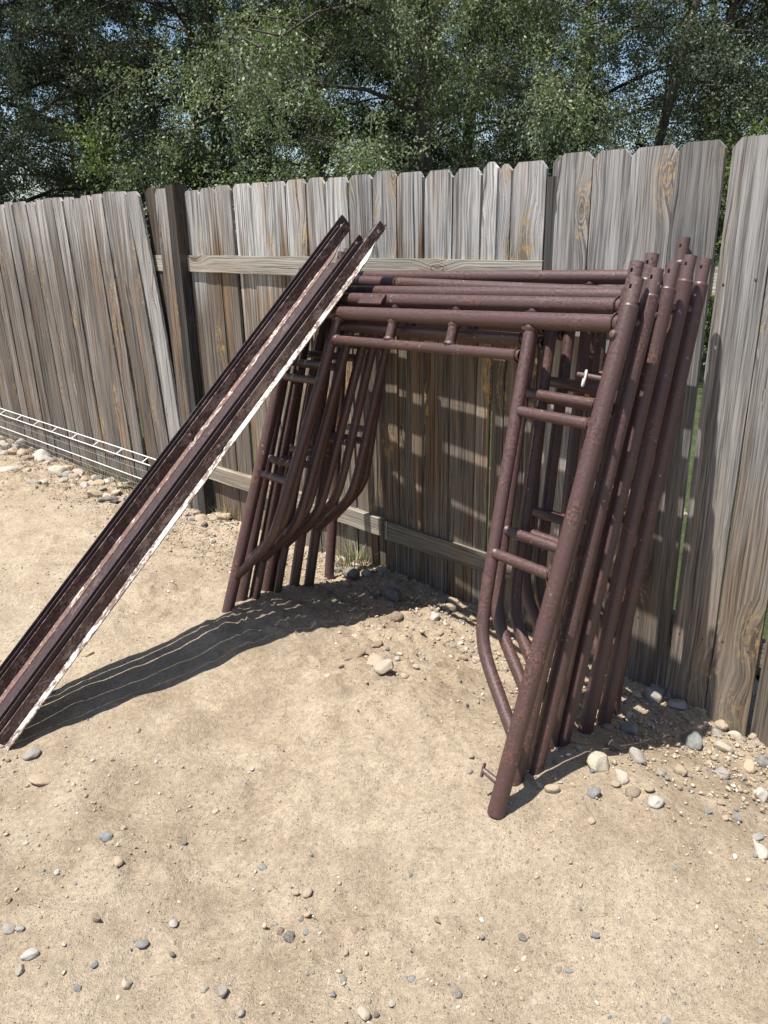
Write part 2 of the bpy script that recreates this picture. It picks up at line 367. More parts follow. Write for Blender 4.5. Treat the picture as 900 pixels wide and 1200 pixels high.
M_pin = rust_mat('rusty_pin', paint=(.095, .054, .049), rust=(.17, .075, .042), rough=.55, flecks=.35)
M_bolt = rust_mat('rusty_bolt', paint=(.10, .06, .05), rust=(.2, .1, .06))
M_white_paint = chipped_mat('white_chipped_paint', (.62, .57, .51), .565, steel=(.13, .085, .07), pale=(.26, .19, .16))
M_pink_paint = chipped_mat('pink_chipped_primer', (.54, .44, .38), .62, steel=(.13, .075, .062), pale=(.23, .15, .125))
M_brown_steel = chipped_mat('brown_scaly_steel', (.235, .165, .145), .60, steel=(.06, .033, .028), pale=(.135, .08, .065))
M_dark_steel = chipped_mat('dark_steel', (.14, .09, .08), .66, steel=(.04, .025, .025), pale=(.07, .045, .045))
M_white_wire = plain_mat('white_coated_wire', (.72, .71, .68), .45, .5, 0, .12)
M_loop = plain_mat('dirty_white_wire', (.52, .50, .46), .5, .4, 0, .25)
M_thin_wire = plain_mat('grey_wire', (.32, .30, .27), .5, .5, 0, .2)
M_bark = wood('bark', grey=.55, brown=.5, lo=(.05, .045, .04), hi=(.17, .15, .13))
M_leaf_a = leaf_mat('leaf_grey_green', (.042, .059, .037), (.135, .16, .105))
M_leaf_b = leaf_mat('leaf_dark_green', (.02, .034, .02), (.07, .098, .055), .18)
M_leaf_c = leaf_mat('leaf_pale_green', (.08, .105, .054), (.24, .275, .16), .3)
M_leaf_d = leaf_mat('leaf_yellow_green', (.08, .12, .035), (.20, .25, .085), .35)
M_weed = plain_mat('weed_green', (.13, .17, .06), .7, .2, 0, .4, 60)
M_dry = plain_mat('dry_grass', (.42, .34, .19), .8, .2, 0, .35, 60)


def ground_mat():
    t = NT('dry_dirt'); co = coords(t)
    big = t.noise(co, .9, 3, .5); mid = t.noise(co, 5.5, 5, .6); fine = t.noise(co, 55, 5, .7); grit = t.noise(co, 330, 3, .7)
    col = t.mix(t.ramp(mid, .33, .68), (.365, .284, .198), (.490, .395, .285))
    col = t.mix(t.ramp(big, .4, .65, 0, .55), col, (.50, .408, .300))
    col = t.scale(col, t.ramp(fine, .3, .7, .82, 1.14))
    col = t.scale(col, t.ramp(grit, .3, .7, .74, 1.22))
    # grit: little stones of several tones, in patches
    vc = t.vor(co, 150, 'Color'); vd = t.vor(co, 150, 'Distance')
    sepc = t.new('ShaderNodeSeparateColor'); t.put(sepc.inputs[0], vc)
    peb = t.math('MULTIPLY', t.ramp(vd, .22, .34, 1, 0), t.ramp(sepc.outputs[0], .72, .76))
    pebc = t.mix(sepc.outputs[1], (.20, .17, .14), (.55, .48, .39))
    col = t.mix(t.math('MULTIPLY', peb, .75), col, pebc)
    vd2 = t.vor(co, 62, 'Distance'); vc2 = t.vor(co, 62, 'Color')
    sep2 = t.new('ShaderNodeSeparateColor'); t.put(sep2.inputs[0], vc2)
    peb2 = t.math('MULTIPLY', t.ramp(vd2, .16, .25, 1, 0), t.ramp(sep2.outputs[0], .86, .89))
    col = t.mix(t.math('MULTIPLY', peb2, .6), col, t.mix(sep2.outputs[2], (.22, .19, .16), (.52, .45, .36)))
    h = t.math('ADD', t.math('MULTIPLY', fine, 1.0), t.math('ADD', t.math('MULTIPLY', grit, .42), t.math('ADD', t.math('MULTIPLY', peb, .35), t.math('MULTIPLY', peb2, .6))))
    return t.fin(col, .95, t.bump(h, 1.0, .014), .12)


def lawn_mat():
    t = NT('lawn_green'); co = coords(t)
    a = t.noise(co, 3, 4, .6); b = t.noise(co, 90, 4, .7)
    col = t.mix(t.ramp(a, .35, .65), (.07, .095, .035), (.12, .14, .055))
    col = t.scale(col, t.ramp(b, .3, .7, .5, 1.4))
    return t.fin(col, .8, t.bump(b, 1, .03), .2)


# ------------------------------------------------------------------ ground
def axis(lo, hi, step, far):
    fine = np.arange(lo, hi, step)
    g = [step * 1.25 ** k for k in range(1, 60)]
    up = hi + np.cumsum(g); up = up[up < far]
    dn = lo - np.cumsum(g); dn = dn[dn > -far][::-1]
    return np.concatenate([[-far], dn, fine, up, [far]])


gx = axis(-3.6, 2.4, .0145, 60.0); gy = axis(.75, 6.4, .0145, 60.0)
XX, YY = np.meshgrid(gx, gy)
SS = (XX - FM[0]) * U[0] + (YY - FM[1]) * U[1]
DD = -((XX - FM[0]) * N[0] + (YY - FM[1]) * N[1])
ZZ = zg(SS, DD)
near = np.clip(1 - (np.hypot(XX, YY - 2.5) - 5) / 4, 0, 1)
lump = fbm(XX * 2.2, YY * 2.2, 3, 3) * .042 + fbm(XX * 9, YY * 9, 3, 11) * .012
rough = np.clip(fbm(XX * 1.3, YY * 1.3, 3, 41) * 2.2 + .45, .12, 1)
clod = np.maximum(fbm(XX * 27, YY * 27, 3, 23, .6), -.06) * .036 * rough
scuff = -np.abs(fbm(XX * 6, YY * 6, 2, 61)) * .016
micro = fbm(XX * 70, YY * 70, 1, 77) * .0055 * (.4 + rough)
ZZ = ZZ + (lump + clod + scuff + micro) * near
nx, ny = len(gx), len(gy)
V = np.stack([XX.ravel(), YY.ravel(), ZZ.ravel()], 1)
ii = (np.arange(ny - 1)[:, None] * nx + np.arange(nx - 1)[None, :]).ravel()
F = np.stack([ii, ii + 1, ii + nx + 1, ii + nx], 1)
me = fast_mesh('ground', V, F, ground_mat()); set_smooth(me)
ground = link(bpy.data.objects.new('ground', me)); tag(ground, kind='structure')


def ground_z(x, y):
    i = np.clip(np.searchsorted(gx, x) - 1, 0, nx - 2); j = np.clip(np.searchsorted(gy, y) - 1, 0, ny - 2)
    return float(ZZ[j, i])


# lawn and a pale concrete strip beyond the fence
def sheet(name, s0, s1, d0, d1, lift, mat, ns, nd):
    a = np.linspace(s0, s1, ns); b = np.linspace(d0, d1, nd); A, B = np.meshgrid(a, b)
    P = FM[None, :] + U[None, :] * A.ravel()[:, None] - N[None, :] * B.ravel()[:, None]
    z = zg(A.ravel(), B.ravel()) + lift
    P = P.copy(); P[:, 2] = z
    i2 = (np.arange(nd - 1)[:, None] * ns + np.arange(ns - 1)[None, :]).ravel()
    F2 = np.stack([i2, i2 + ns, i2 + ns + 1, i2 + 1], 1)
    m2 = fast_mesh(name, P, F2, mat); set_smooth(m2)
    o = link(bpy.data.objects.new(name, m2)); tag(o, kind='structure'); return o


sheet('lawn', -14, 16, -.35, -16, .035, lawn_mat(), 60, 40)
sheet('driveway', -13, -3.2, -4.6, -8.5, .045, plain_mat('pale_concrete', (.55, .53, .5), .9, .2, 0, .12, 6), 20, 10)

# ------------------------------------------------------------------ fence
fence = thing('wooden_fence', 'weathered grey picket fence with dog-eared boards and knots, running behind the scaffold frames', 'fence',
              tuple(FM), ROT)


def picket(s_l, s_r, top, d0, s_bl=None, mat=M_board, thick=.016, bow=0.0, foot=None, label=None, tw=0.0, dcut=True):
    """s_l/s_r: edges at the top; s_bl: left edge at the bottom. Built in the fence frame (x = -s, y = -d)."""
    w = abs(s_l - s_r); sc_ = (s_l + s_r) / 2
    lean = ((s_bl - s_l) if s_bl is not None else 0.0)
    scb = sc_ + lean
    zb = (float(zg(scb, .03)) - .05) if foot is None else foot
    Hh = top - zb; n = 14
    x_off = random.uniform(-.004, .004)
    cup = random.uniform(-.002, .003); wx = random.uniform(-.006, .006) * (.2 if mat is M_board_right else .4); wy = random.uniform(-.006, .006)
    v = []; f = []
    ear = random.uniform(.020, .032)
    lev = [(k / n * (Hh - ear), 1.0) for k in range(n + 1)] + [(Hh + random.uniform(-.003, .002), None)]
    for z, kf in lev:
        t = z / Hh
        cx = lean * t + bow * math.sin(math.pi * t) + wx * math.sin(5 * t)       # -x is +s
        cy = wy * math.sin(math.pi * t) + tw * t
        ww = w / 2 + random.uniform(-.0012, .0012)
        if kf is None and dcut: ww -= ear * .95
        # front face slightly crowned: 3 verts in front, 3 behind
        for yy, cc in ((-thick, cup), (0, cup)):
            v += [(cx - ww, cy + yy, z), (cx, cy + yy - cc, z), (cx + ww, cy + yy, z)]
    m = len(lev)
    for k in range(m - 1):
        a = k * 6; b = a + 6
        f += [(a, a + 1, b + 1, b), (a + 1, a + 2, b + 2, b + 1),
              (a + 4, a + 3, b + 3, b + 4), (a + 5, a + 4, b + 4, b + 5),
              (a + 3, a, b, b + 3), (a + 2, a + 5, b + 5, b + 2)]
    e = (m - 1) * 6
    f += [(e, e + 1, e + 4, e + 3), (e + 1, e + 2, e + 5, e + 4), (0, 3, 4, 1), (1, 4, 5, 2)]
    nf = len(f)
    for zr in (1.41, .17):
        for xs in (-.3, .3):
            z = zr - zb + random.uniform(-.02, .02); t = z / Hh; b = len(v)
            if d0 < .03 or not 0 < t < .96: continue
            xc = lean * t + bow * math.sin(math.pi * t) + wx * math.sin(5 * t) + xs * w + random.uniform(-.008, .008)
            yc = wy * math.sin(math.pi * t) + tw * t - thick - .0012
            v += [(xc + .0045 * math.cos(q), yc, z + .0045 * math.sin(q)) for q in np.linspace(0, 2 * math.pi, 7)[:6]] + [(xc, yc - .001, z)]
            f += [(b + (q + 1) % 6, b + q, b + 6)[::-1] for q in range(6)]
    o = mesh_obj('picket', v, f, mat, fence, loc=(-scb, -d0, zb))
    o.data.materials.append(M_bolt)
    for pz in list(o.data.polygons)[nf:]: pz.material_index = 1
    if label: o['label'] = label
    return o


# middle panel: boards on the far side of the rails
mid = [(2.131, 1.976), (1.976, 1.829), (1.829, 1.68), (1.655, 1.509), (1.509, 1.368), (1.368, 1.225), (1.221, 1.075), (1.068, .934), (.934, .779),
       (.774, .628), (.622, .479), (.475, .33), (.316, .168), (.164, .025), (.021, -.051), (-.055, -.114), (-.117, -.269)]
for i, (a, b) in enumerate(mid):
    g = .0035
    picket(a - g * .6, b + g * .6, 1.805 + random.uniform(-.012, .006), 0.0, a + random.uniform(-.008, .004), bow=random.uniform(-.003, .003))
# right panel: boards on the near side
right = [(-.292, -.336, None), (-.337, -.474, None), (-.476, -.611, None), (-.614, -.766, None), (-.769, -.914, -.790), (-.936, -1.083, -.944), (-1.088, -1.235, -1.097), (-1.243, -1.385, -1.262),
         (-1.395, -1.535, -1.40), (-1.54, -1.68, -1.55), (-1.685, -1.825, -1.69), (-1.83, -1.97, -1.83), (-1.975, -2.115, -1.98), (-2.12, -2.26, -2.12)]
for i, (a, b, sb) in enumerate(right):
    picket(a, b, 1.806 + random.uniform(-.006, .006), .040 if i else .002, sb if sb is not None else a - .004, mat=M_board_right, bow=(-.006 if i == 4 else random.uniform(-.002, .002)))
# left panel: boards on the near side, leaning more and more towards the post
s = 7.6; k = 0
while s > 3.36:
    wdt = random.choice((.138, .14, .142, .145))
    lean = np.interp(s, [3.3, 5.5], [-.105, -.05]) + random.uniform(-.012, .012)
    picket(s, s - wdt, 1.815 + random.uniform(-.012, .01), .040 + random.uniform(-.004, .006), s + lean, bow=random.uniform(-.008, .008), tw=random.uniform(-.01, .01), mat=M_board_left)
    s -= wdt + random.uniform(.003, .012)
for a, b, bl, d0, bw, lab in ((3.322, 3.18, 3.19, .042, 0, None), (3.159, 3.016, 3.02, .046, .004, None), (3.014, 2.863, 2.82, .041, -.004, None), (2.857, 2.70, 2.645, .048, .008, None),
                              (2.68, 2.53, 2.47,   .060, .04, 'bowed picket leaning away from the post with a dark gap beside it'),
                              (2.526, 2.376, 2.52, .012, 0, None), (2.366, 2.222, 2.33, .046, .0, None)):
    picket(a, b, 1.822 + random.uniform(-.008, .006), d0, bl, bow=bw, label=lab, mat=M_bleached if (lab or a == 2.372) else M_post if a == 2.526 else M_board_left)  # set-back picket takes the dark post wood, shade put into its colour


def post(s0, s1, d0, d1, top):
    mb = MB(); zb = float(zg((s0 + s1) / 2, .05)) - .12
    n = 10; sc2 = (s0 + s1) / 2; dc = (d0 + d1) / 2; hs = (s1 - s0) / 2; hd = (d1 - d0) / 2
    for k in range(n + 1):
        z = (top - zb) * k / n
        o1, o2 = random.uniform(-.002, .002), random.uniform(-.002, .002)
        mb.v += [(-hs + o1, -hd + o2, z), (hs + o1, -hd + o2, z), (hs + o1, hd + o2, z), (-hs + o1, hd + o2, z)]
    for k in range(n):
        a = 4 * k
        mb.f += [(a + i, a + (i + 1) % 4, a + 4 + (i + 1) % 4, a + 4 + i) for i in range(4)]
    mb.f += [(3, 2, 1, 0), (4 * n, 4 * n + 1, 4 * n + 2, 4 * n + 3)]
    return mb.build('post', M_post, fence, loc=(-sc2, -dc, zb))


p0 = post(2.118, 2.198, .0, .088, 1.828); p0['label'] = 'dark square post between the left and middle panels'
post(-.375, -.285, -.055, -.002 + .037, 1.74); post(4.55, 4.64, -.055, .035, 1.74); post(-2.33, -2.24, -.055, .035, 1.74)


def rail(s0, s1, d0, d1, z0, z1, mat, name='rail', zs=0.0):
    mb = MB(); n = 14; L = s0 - s1
    for k in range(n + 1):
        x = L * k / n - L / 2
        a, b = random.uniform(-.0012, .0012), random.uniform(-.0015, .0015)
        z = zs * (k / n - .5)
        mb.v += [(x, -(d1 - d0) / 2 + a, z - (z1 - z0) / 2 + b), (x, (d1 - d0) / 2, z - (z1 - z0) / 2 + b), (x, (d1 - d0) / 2, z + (z1 - z0) / 2 + b), (x, -(d1 - d0) / 2 + a, z + (z1 - z0) / 2 + b)]
    for k in range(n):
        a = 4 * k
        mb.f += [(a + (i + 1) % 4, a + i, a + 4 + i, a + 4 + (i + 1) % 4) for i in range(4)]
    mb.f += [(0, 1, 2, 3), (4 * n + 3, 4 * n + 2, 4 * n + 1, 4 * n)]
    return mb.build(name, mat, fence, loc=(-(s0 + s1) / 2, -(d0 + d1) / 2, (z0 + z1) / 2))


rail(2.133, -.283, .003, .041, 1.366, 1.455, M_rail)
r1 = rail(2.133, .575, .003, .052, .122, .212, M_rail_low, zs=.02)
r2 = rail(.567, -.283, .003, .036, .118, .212, M_rail_low, zs=.01)
rail(7.6, 2.23, -.001, .036, 1.36, 1.45, M_rail); rail(7.6, 2.23, -.001, .036, .13, .22, M_rail_low)
rail(-.38, -2.3, -.001, .037, 1.36, 1.45, M_rail); rail(-.38, -2.3, -.001, .037, .13, .22, M_rail_low)
mb = MB(); mb.tube([(0, -.004, -.05), (0, -.006, 0), (.002, -.004, .05)], .0016, 6)
mb.build('wire_staple', M_white_wire, fence, loc=(-.548, -.036, .165))

# ------------------------------------------------------------------ scaffold frames
FW, FH = 1.57, 1.336
frames = [  # azimuth, tilt, lean in its own plane, origin (left foot), extra leg length
    ('rusty maroon scaffold frame foremost in the leaning stack, with a small white-looped locking pin', (-0.9108, 0.3612, 0.0454, -0.6812, 2.9231, 0.0273, -0.0124)),
    ('rusty scaffold frame second from the front, with a flat plate on its top tube', (-0.8836, 0.3164, 0.0363, -0.6365, 3.0287, 0.0375, 0.0051)),
    ('rusty scaffold frame standing third from the front of the stack', (-0.874, 0.3209, 0.0307, -0.5934, 3.0477, -0.0016, 0.0349)),
    ('rusty scaffold frame standing fourth from the front of the stack', (-0.851, 0.2773, 0.0316, -0.5497, 3.1532, -0.0012, 0.05)),
    ('rusty scaffold frame standing fifth from the front of the stack', (-0.8476, 0.2916, 0.0187, -0.5107, 3.169, -0.0216, 0.0698)),
    ('rusty scaffold frame standing third from the fence in the stack', (-0.8112, 0.2439, 0.0001, -0.4379, 3.2603, -0.042, 0.1172)),
    ('rusty scaffold frame second from the fence, its right leg outermost with an orange rust spot', (-0.7952, 0.2292, -0.0048, -0.3759, 3.313, -0.0753, 0.141)),
    ('rusty scaffold frame at the back against the fence, its right pin standing highest', (-0.7962, 0.1487, 0.0249, -0.2832, 3.484, -0.0885, 0.1449)),
]


def pin_mesh(mb, x, y0, y1, r, ri, holes):
    """hollow coupling pin along +y with open top and a through hole facing +-z (the frame's normal)"""
    seg = 16; b = len(mb.v)
    ys = [y0]
    for hy in holes: ys += [hy - .0055, hy, hy + .0055]
    ys += [y1]
    for rr in (r, ri):
        for y in ys:
            for k in range(seg):
                a = 2 * math.pi * (k + .5) / seg
                mb.v.append((x + rr * math.cos(a), y, rr * math.sin(a)))
    n = len(ys)
    for layer in (0, 1):
        o = b + layer * n * seg
        for i in range(n - 1):
            hole_row = any(abs((ys[i] + ys[i + 1]) / 2 - hy) < .006 for hy in holes)
            for k in range(seg):
                k2 = (k + 1) % seg
                if hole_row and k in (3, 4, 11, 12) and (k in (3, 11) or True):
                    if k in (3, 11): continue
                    if k in (4, 12) and layer == 0 and False: continue
                q = (o + i * seg + k, o + (i + 1) * seg + k, o + (i + 1) * seg + k2, o + i * seg + k2)
                mb.f.append(q if layer == 0 else q[::-1])
    e = b + (n - 1) * seg; e2 = b + n * seg + (n - 1) * seg
    for k in range(seg):
        k2 = (k + 1) % seg
        mb.f.append((e + k, e2 + k, e2 + k2, e + k2))


def collar(mb, p, q, r):
    """weld bead where tube p->q lands"""
    p = np.array(p, float); q = np.array(q, float); t = (q - p) / np.linalg.norm(q - p)
    mb.tube([p, p + t * .004, p + t * .010], [r * 1.22, r * 1.2, r * 1.0], 12, False)


def scaffold(i, label, pose):
    a, b, c, ox, oy, oz, dy = pose
    e = np.array([math.cos(a), math.sin(a), 0]); m = np.array([-e[1], e[0], 0]); z = np.array([0, 0, 1.])
    up = m * math.sin(b) + z * math.cos(b)
    e2 = e * math.cos(c) + up * math.sin(c); u2 = up * math.cos(c) - e * math.sin(c); n2 = np.cross(e2, u2)   # n2 faces the yard
    root = thing('scaffold_frame', label, 'scaffold frame', (0, 0, 0), 0, 'scaffold frames stacked against the fence')
    root.matrix_world = Matrix(((e2[0], u2[0], n2[0], ox), (e2[1], u2[1], n2[1], oy), (e2[2], u2[2], n2[2], oz), (0, 0, 0, 1)))
    hy = FH + dy; ys = hy + .045; yp = hy + .12
    R, RI, RL, RR = .0242, .0190, .0170, .0160
    jit = lambda: random.uniform(-.004, .004)
    for side in (0, 1):
        sg = 1 if side == 0 else -1; x0 = 0 if side == 0 else FW
        mb = MB(); mb.tube([(x0, -.035, 0), (x0 + jit() * .4, hy * .35, jit() * .4), (x0 + jit() * .4, hy * .7, jit() * .4), (x0, ys, 0)], R, 20)
        # swaged shoulder
        mb.tube([(x0, ys - .002, 0), (x0, ys + .006, 0)], [R * .995, RI * 1.06], 20, False)
        o = mb.build('leg', M_tube, root); auto_smooth(o)
        mb = MB(); pin_mesh(mb, x0, ys - .01, yp, RI, RI - .003, [yp - .026])
        o = mb.build('coupling_pin', M_pin, root); auto_smooth(o)
        # lock stud on the yard-side inner face
        mb = MB(); st = np.array((x0, hy - .033, 0)); dv = np.array((sg * .35, 0, .94))
        mb.tube([st + dv * (R - .004), st + dv * (R + .007), st + dv * (R + .011)], [.011, .011, .006], 12)
        o = mb.build('lock_stud', M_bolt, root); auto_smooth(o)
        # curved inner leg
        prof = [(.31, FH), (.288, 1.12), (.264, .90), (.243, .71), (.227, .57), (.215, .485), (.201, .428), (.176, .380), (.138, .334), (.070, .264), (.0, .194)]
        pts = [np.array((x0 + sg * px, py + dy, 0.0)) for px, py in prof]
        # refine with Catmull-Rom
        fine = []
        for k in range(len(pts) - 1):
            p0_, p1_, p2_, p3_ = pts[max(k - 1, 0)], pts[k], pts[k + 1], pts[min(k + 2, len(pts) - 1)]
            for t in (0, .33, .67):
                fine.append(.5 * ((2 * p1_) + (-p0_ + p2_) * t + (2 * p0_ - 5 * p1_ + 4 * p2_ - p3_) * t * t + (-p0_ + 3 * p1_ - 3 * p2_ + p3_) * t ** 3))
        fine.append(pts[-1])
        mb = MB(); mb.tube(fine, .0190, 16, False)
        collar(mb, (x0 + sg * .31, hy - R + .001, 0), (x0 + sg * .31, hy - .1, 0), .0212)
        o = mb.build('inner_leg', M_tube, root); auto_smooth(o)
        for ry, rx in ((.655, .247), (1.07, .302)):
            mb = MB(); y = ry + dy + jit()
            mb.tube([(x0 + sg * .012, y - .003, 0), (x0 + sg * (rx - .008), y + .003, 0)], RR, 14, False)
            collar(mb, (x0 + sg * (R - .001), y - .003, 0), (x0 + sg * rx, y + .003, 0), RR)
            collar(mb, (x0 + sg * (rx - .019), y + .003, 0), (x0, y, 0), RR)
            o = mb.build('rung', M_tube, root); auto_smooth(o)
    mb = MB(); mb.tube([(.01, hy, 0), (FW * .5, hy - .001, 0), (FW - .01, hy, 0)], R, 20, False)
    collar(mb, (R - .001, hy, 0), (FW, hy, 0), R); collar(mb, (FW - R + .001, hy, 0), (0, hy, 0), R)
    o = mb.build('top_tube', M_tube, root); auto_smooth(o)
    yl = 1.233 + dy
    mb = MB(); mb.tube([(.318, yl, 0), (FW - .318, yl, 0)], RL, 16, False)
    collar(mb, (.31 + .0205, yl, 0), (FW, yl, 0), RL); collar(mb, (FW - .31 - .0205, yl, 0), (0, yl, 0), RL)
    o = mb.build('lower_tube', M_tube, root); auto_smooth(o)
    for sx in (.640, .945):
        mb = MB(); mb.tube([(sx, yl + .008, 0), (sx, hy - .012, 0)], .0175, 14, False)
        collar(mb, (sx, yl + RL - .002, 0), (sx, hy, 0), .0175); collar(mb, (sx, hy - R + .002, 0), (sx, yl, 0), .0175)
        o = mb.build('strut', M_tube, root); auto_smooth(o)
    if i == 0:
        mb = MB(); y = 1.19 + dy
        mb.tube([(FW - .02, y, .004), (FW - .095, y + .004, .012)], .0065, 10); o = mb.build('locking_pin', M_bolt, root); auto_smooth(o)
        ring = [(FW - .07 + .0065 * math.cos(q), y - .006 + .021 * math.sin(q), .014 + .006 * math.cos(q)) for q in np.linspace(0, 2 * math.pi, 18)]
        mb = MB(); mb.tube(ring, .0032, 8, False); w_ = mb.build('pin_loop', M_loop, o)
        mb = MB(); mb.tube([(FW - .015, .055, .012), (FW - .062, .065, .02)], [.010, .008], 10); o = mb.build('locking_pin', M_bolt, root); auto_smooth(o)
        mb = MB(); mb.box((FW - .066, .045, .016), (FW - .060, .085, .024)); mb.build('pin_wing', M_bolt, o)
    if i == 1:
        mb = MB(); p = [(.47, hy + .012, .026), (.60, hy + .012, .026), (.588, hy - .026, .034), (.458, hy - .026, .034)]
        mb.v = [np.array(q) for q in p] + [np.array(q) + np.array((0, .004, .006)) for q in p]
        mb.f = [(3, 2, 1, 0), (4, 5, 6, 7), (0, 1, 5, 4), (1, 2, 6, 5), (2, 3, 7, 6), (3, 0, 4, 7)]
        mb.build('welded_plate', M_tube, root)
    return root


for i, (lab, pose) in enumerate(frames): scaffold(i, lab, pose)

# ------------------------------------------------------------------ folded cross braces leaning on the frames
G0 = np.array([-1.23503149, 2.08584382, 0.0]); K = np.array([-0.16954521, 2.99601545, 1.30829421])
ax = (K - G0) / np.linalg.norm(K - G0)
e_hdr = np.array([math.cos(-.911), math.sin(-.911), 0.04]); wv = e_hdr - ax * (e_hdr @ ax); wv /= np.linalg.norm(wv)
nv = np.cross(wv, ax)      # towards the yard and the sky
roll = math.radians(4)    # the bundle lies a little rolled over towards the frames
wv, nv = wv * math.cos(roll) - nv * math.sin(roll), nv * math.cos(roll) + wv * math.sin(roll)
BL = 2.30


def arm(name_root, w, nz, L0, L1, mats, leg=.040, fl_w=.040, mirror=False, tab_flat=False, bend=0.0):
    """one steel angle: leg standing up at w, flange to its right (or left when mirrored). local x=w, y=-normal, z=along"""
    T = .0040; v = []; f = []; mi = []; sx = -1 if mirror else 1
    st = [(L0, 1.0), (L0 + .06, 1.0)] + [(L0 + .06 + (L1 - L0 - .24) * k / 12, 1.0) for k in range(1, 12)]
    st += [(L1 - .17 + .10 * q, 1 - .9 * (q * q * (3 - 2 * q))) for q in (0, .2, .4, .6, .8, 1.0)]
    for z, k in st:
        fl = T + (fl_w - T) * (1 if tab_flat else k); lg = T + (leg - T) * (k if tab_flat else 1)
        q = math.sin(math.pi * (z - L0) / (L1 - L0)) * bend
        for x, y in ((0, 0), (fl, 0), (fl, T), (T, T), (T, lg), (0, lg)): v.append((w + sx * x, -(nz + y + q), z))
    n = len(st)
    for k in range(n - 1):
        a = 6 * k; b = a + 6
        for i in range(6):
            j = (i + 1) % 6
            f.append((a + i, b + i, b + j, a + j)); mi.append(0 if i in (0, 1, 2) else 1)
    f.append((0, 1, 2, 3)); mi.append(0); f.append((0, 3, 4, 5)); mi.append(1)
    # top end: a flat plate with a bolt hole
    b = len(v); hw = (fl_w if tab_flat else leg) / 2; hc = st[-1][0] + .035
    outer = []; inner = []
    for k in range(12):
        an = 2 * math.pi * (k + .5) / 12
        du, dz = math.cos(an), math.sin(an)
        s_ = hw / max(abs(du), abs(dz)); ou, oz_ = du * s_, dz * s_
        if oz_ > hw * .8 and abs(ou) > hw * .8: ou *= .95; oz_ *= .95
        oz_ *= (.0351 / hw)
        outer.append((hw + ou, hc + oz_)); inner.append((hw + du * .008, hc + dz * .008))
    for th in (0, T):
        for ring in (outer, inner):
            for (p, z) in ring:
                v.append((w + sx * p, -(nz + th), z) if tab_flat else (w + sx * th, -(nz + p), z))
    for k in range(12):
        j = (k + 1) % 12
        f += [(b + k, b + j, b + 12 + j, b + 12 + k), (b + 24 + j, b + 24 + k, b + 36 + k, b + 36 + j),
              (b + j, b + k, b + 24 + k, b + 24 + j), (b + 12 + k, b + 12 + j, b + 36 + j, b + 36 + k)]
        mi += [1] * 4
    o = mesh_obj('brace_arm', v, f, mats[0], name_root)
    o.data.materials.append(mats[1]); o.data.polygons.foreach_set('material_index', mi)
    import bmesh
    bm = bmesh.new(); bm.from_mesh(o.data); bmesh.ops.recalc_face_normals(bm, faces=bm.faces); bm.to_mesh(o.data); bm.free()
    return o


def brace(label, arms, bolt):
    root = thing('cross_brace', label, 'cross brace', (0, 0, 0), 0, 'folded cross braces leaning on the frames')
    root.matrix_world = Matrix(((wv[0], -nv[0], ax[0], G0[0]), (wv[1], -nv[1], ax[1], G0[1]), (wv[2], -nv[2], ax[2], G0[2]), (0, 0, 0, 1)))
    for a in arms: arm(root, *a[0], **a[1])
    if bolt:
        w, nz = bolt
        mb = MB(); z = BL * .53
        mb.tube([(w + .0035, -nz, z), (w + .010, -nz, z)], .0115, 6); mb.tube([(w + .010, -nz, z), (w + .014, -nz, z), (w + .016, -nz, z)], [.0085, .0075, .003], 10)
        o = mb.build('pivot_bolt', M_bolt, root); auto_smooth(o, 30)
    return root


brace('folded angle-iron cross brace with bright chipped white paint, rightmost of the leaning bundle',
      [((-.037, .0, .0, BL + .01, (M_white_paint, M_brown_steel)), dict(fl_w=.037, leg=.042)),
       ((-.043, .0, .01, BL + .03, (M_brown_steel, M_dark_steel)), dict(leg=.060, fl_w=.072, mirror=True, tab_flat=True))], (-.037, .022))  # second arm's unseen flange widened leftwards to close a gap in the cast shadow
brace('folded angle-iron cross brace with pinkish primer stripe, in the middle of the leaning bundle',
      [((-.255, .0, -.01, BL + .005, (M_pink_paint, M_brown_steel)), dict(fl_w=.036, leg=.042)),
       ((-.119, .0, .02, BL - .05, (M_dark_steel, M_dark_steel)), dict(leg=.030, fl_w=.095, mirror=True))], (-.255, .022))  # second arm added out of sight, its wide flange filling the bundle's shadow
brace('dark unpainted folded angle-iron cross brace on the left edge of the leaning bundle',
      [((-.2635, .0, .01, BL - .02, (M_dark_steel, M_dark_steel)), dict(fl_w=.005, leg=.052)),
       ((-.2725, .0, -.02, BL + .03, (M_dark_steel, M_dark_steel)), dict(leg=.060, fl_w=.03, mirror=True))], None)

# ------------------------------------------------------------------ wire shelf standing on edge by the left panel
sh = thing('wire_shelf', 'white coated wire shelf standing on edge along the foot of the left fence panel', 'wire shelf', tuple(W(4.1, .145, -.17)), ROT)
s0_, s1_ = 5.75 - 4.1, 2.66 - 4.1
tilt = .014
zl = lambda s_: np.interp(s_ + 4.1, [2.66, 5.6], [.108, .066]) + .17
mb = MB()
for dd, zz, r in ((.055, .028, .0042), (.0, 0, .0042), (-.012, -.115, .0036)):
    mb.tube([(-s_, dd, zl(s_) + zz) for s_ in np.linspace(s0_, s1_ - (.05 if zz > 0 else 0), 8)], r, 8)
for s_ in np.arange(s0_ - .1, s1_, -.36):
    mb.tube([(-s_, .055, zl(s_) + .031), (-s_, 0, zl(s_) + .004)], .0042, 6)
o = mb.build('shelf_rails', M_white_wire, sh); auto_smooth(o)
mb = MB()
for s_ in np.arange(s0_, s1_, -.03):
    mb.tube([(-s_, .003, zl(s_) - .002), (-s_, -.008, zl(s_) - .115), (-s_, -.014, -.10)], .0012, 4, False)
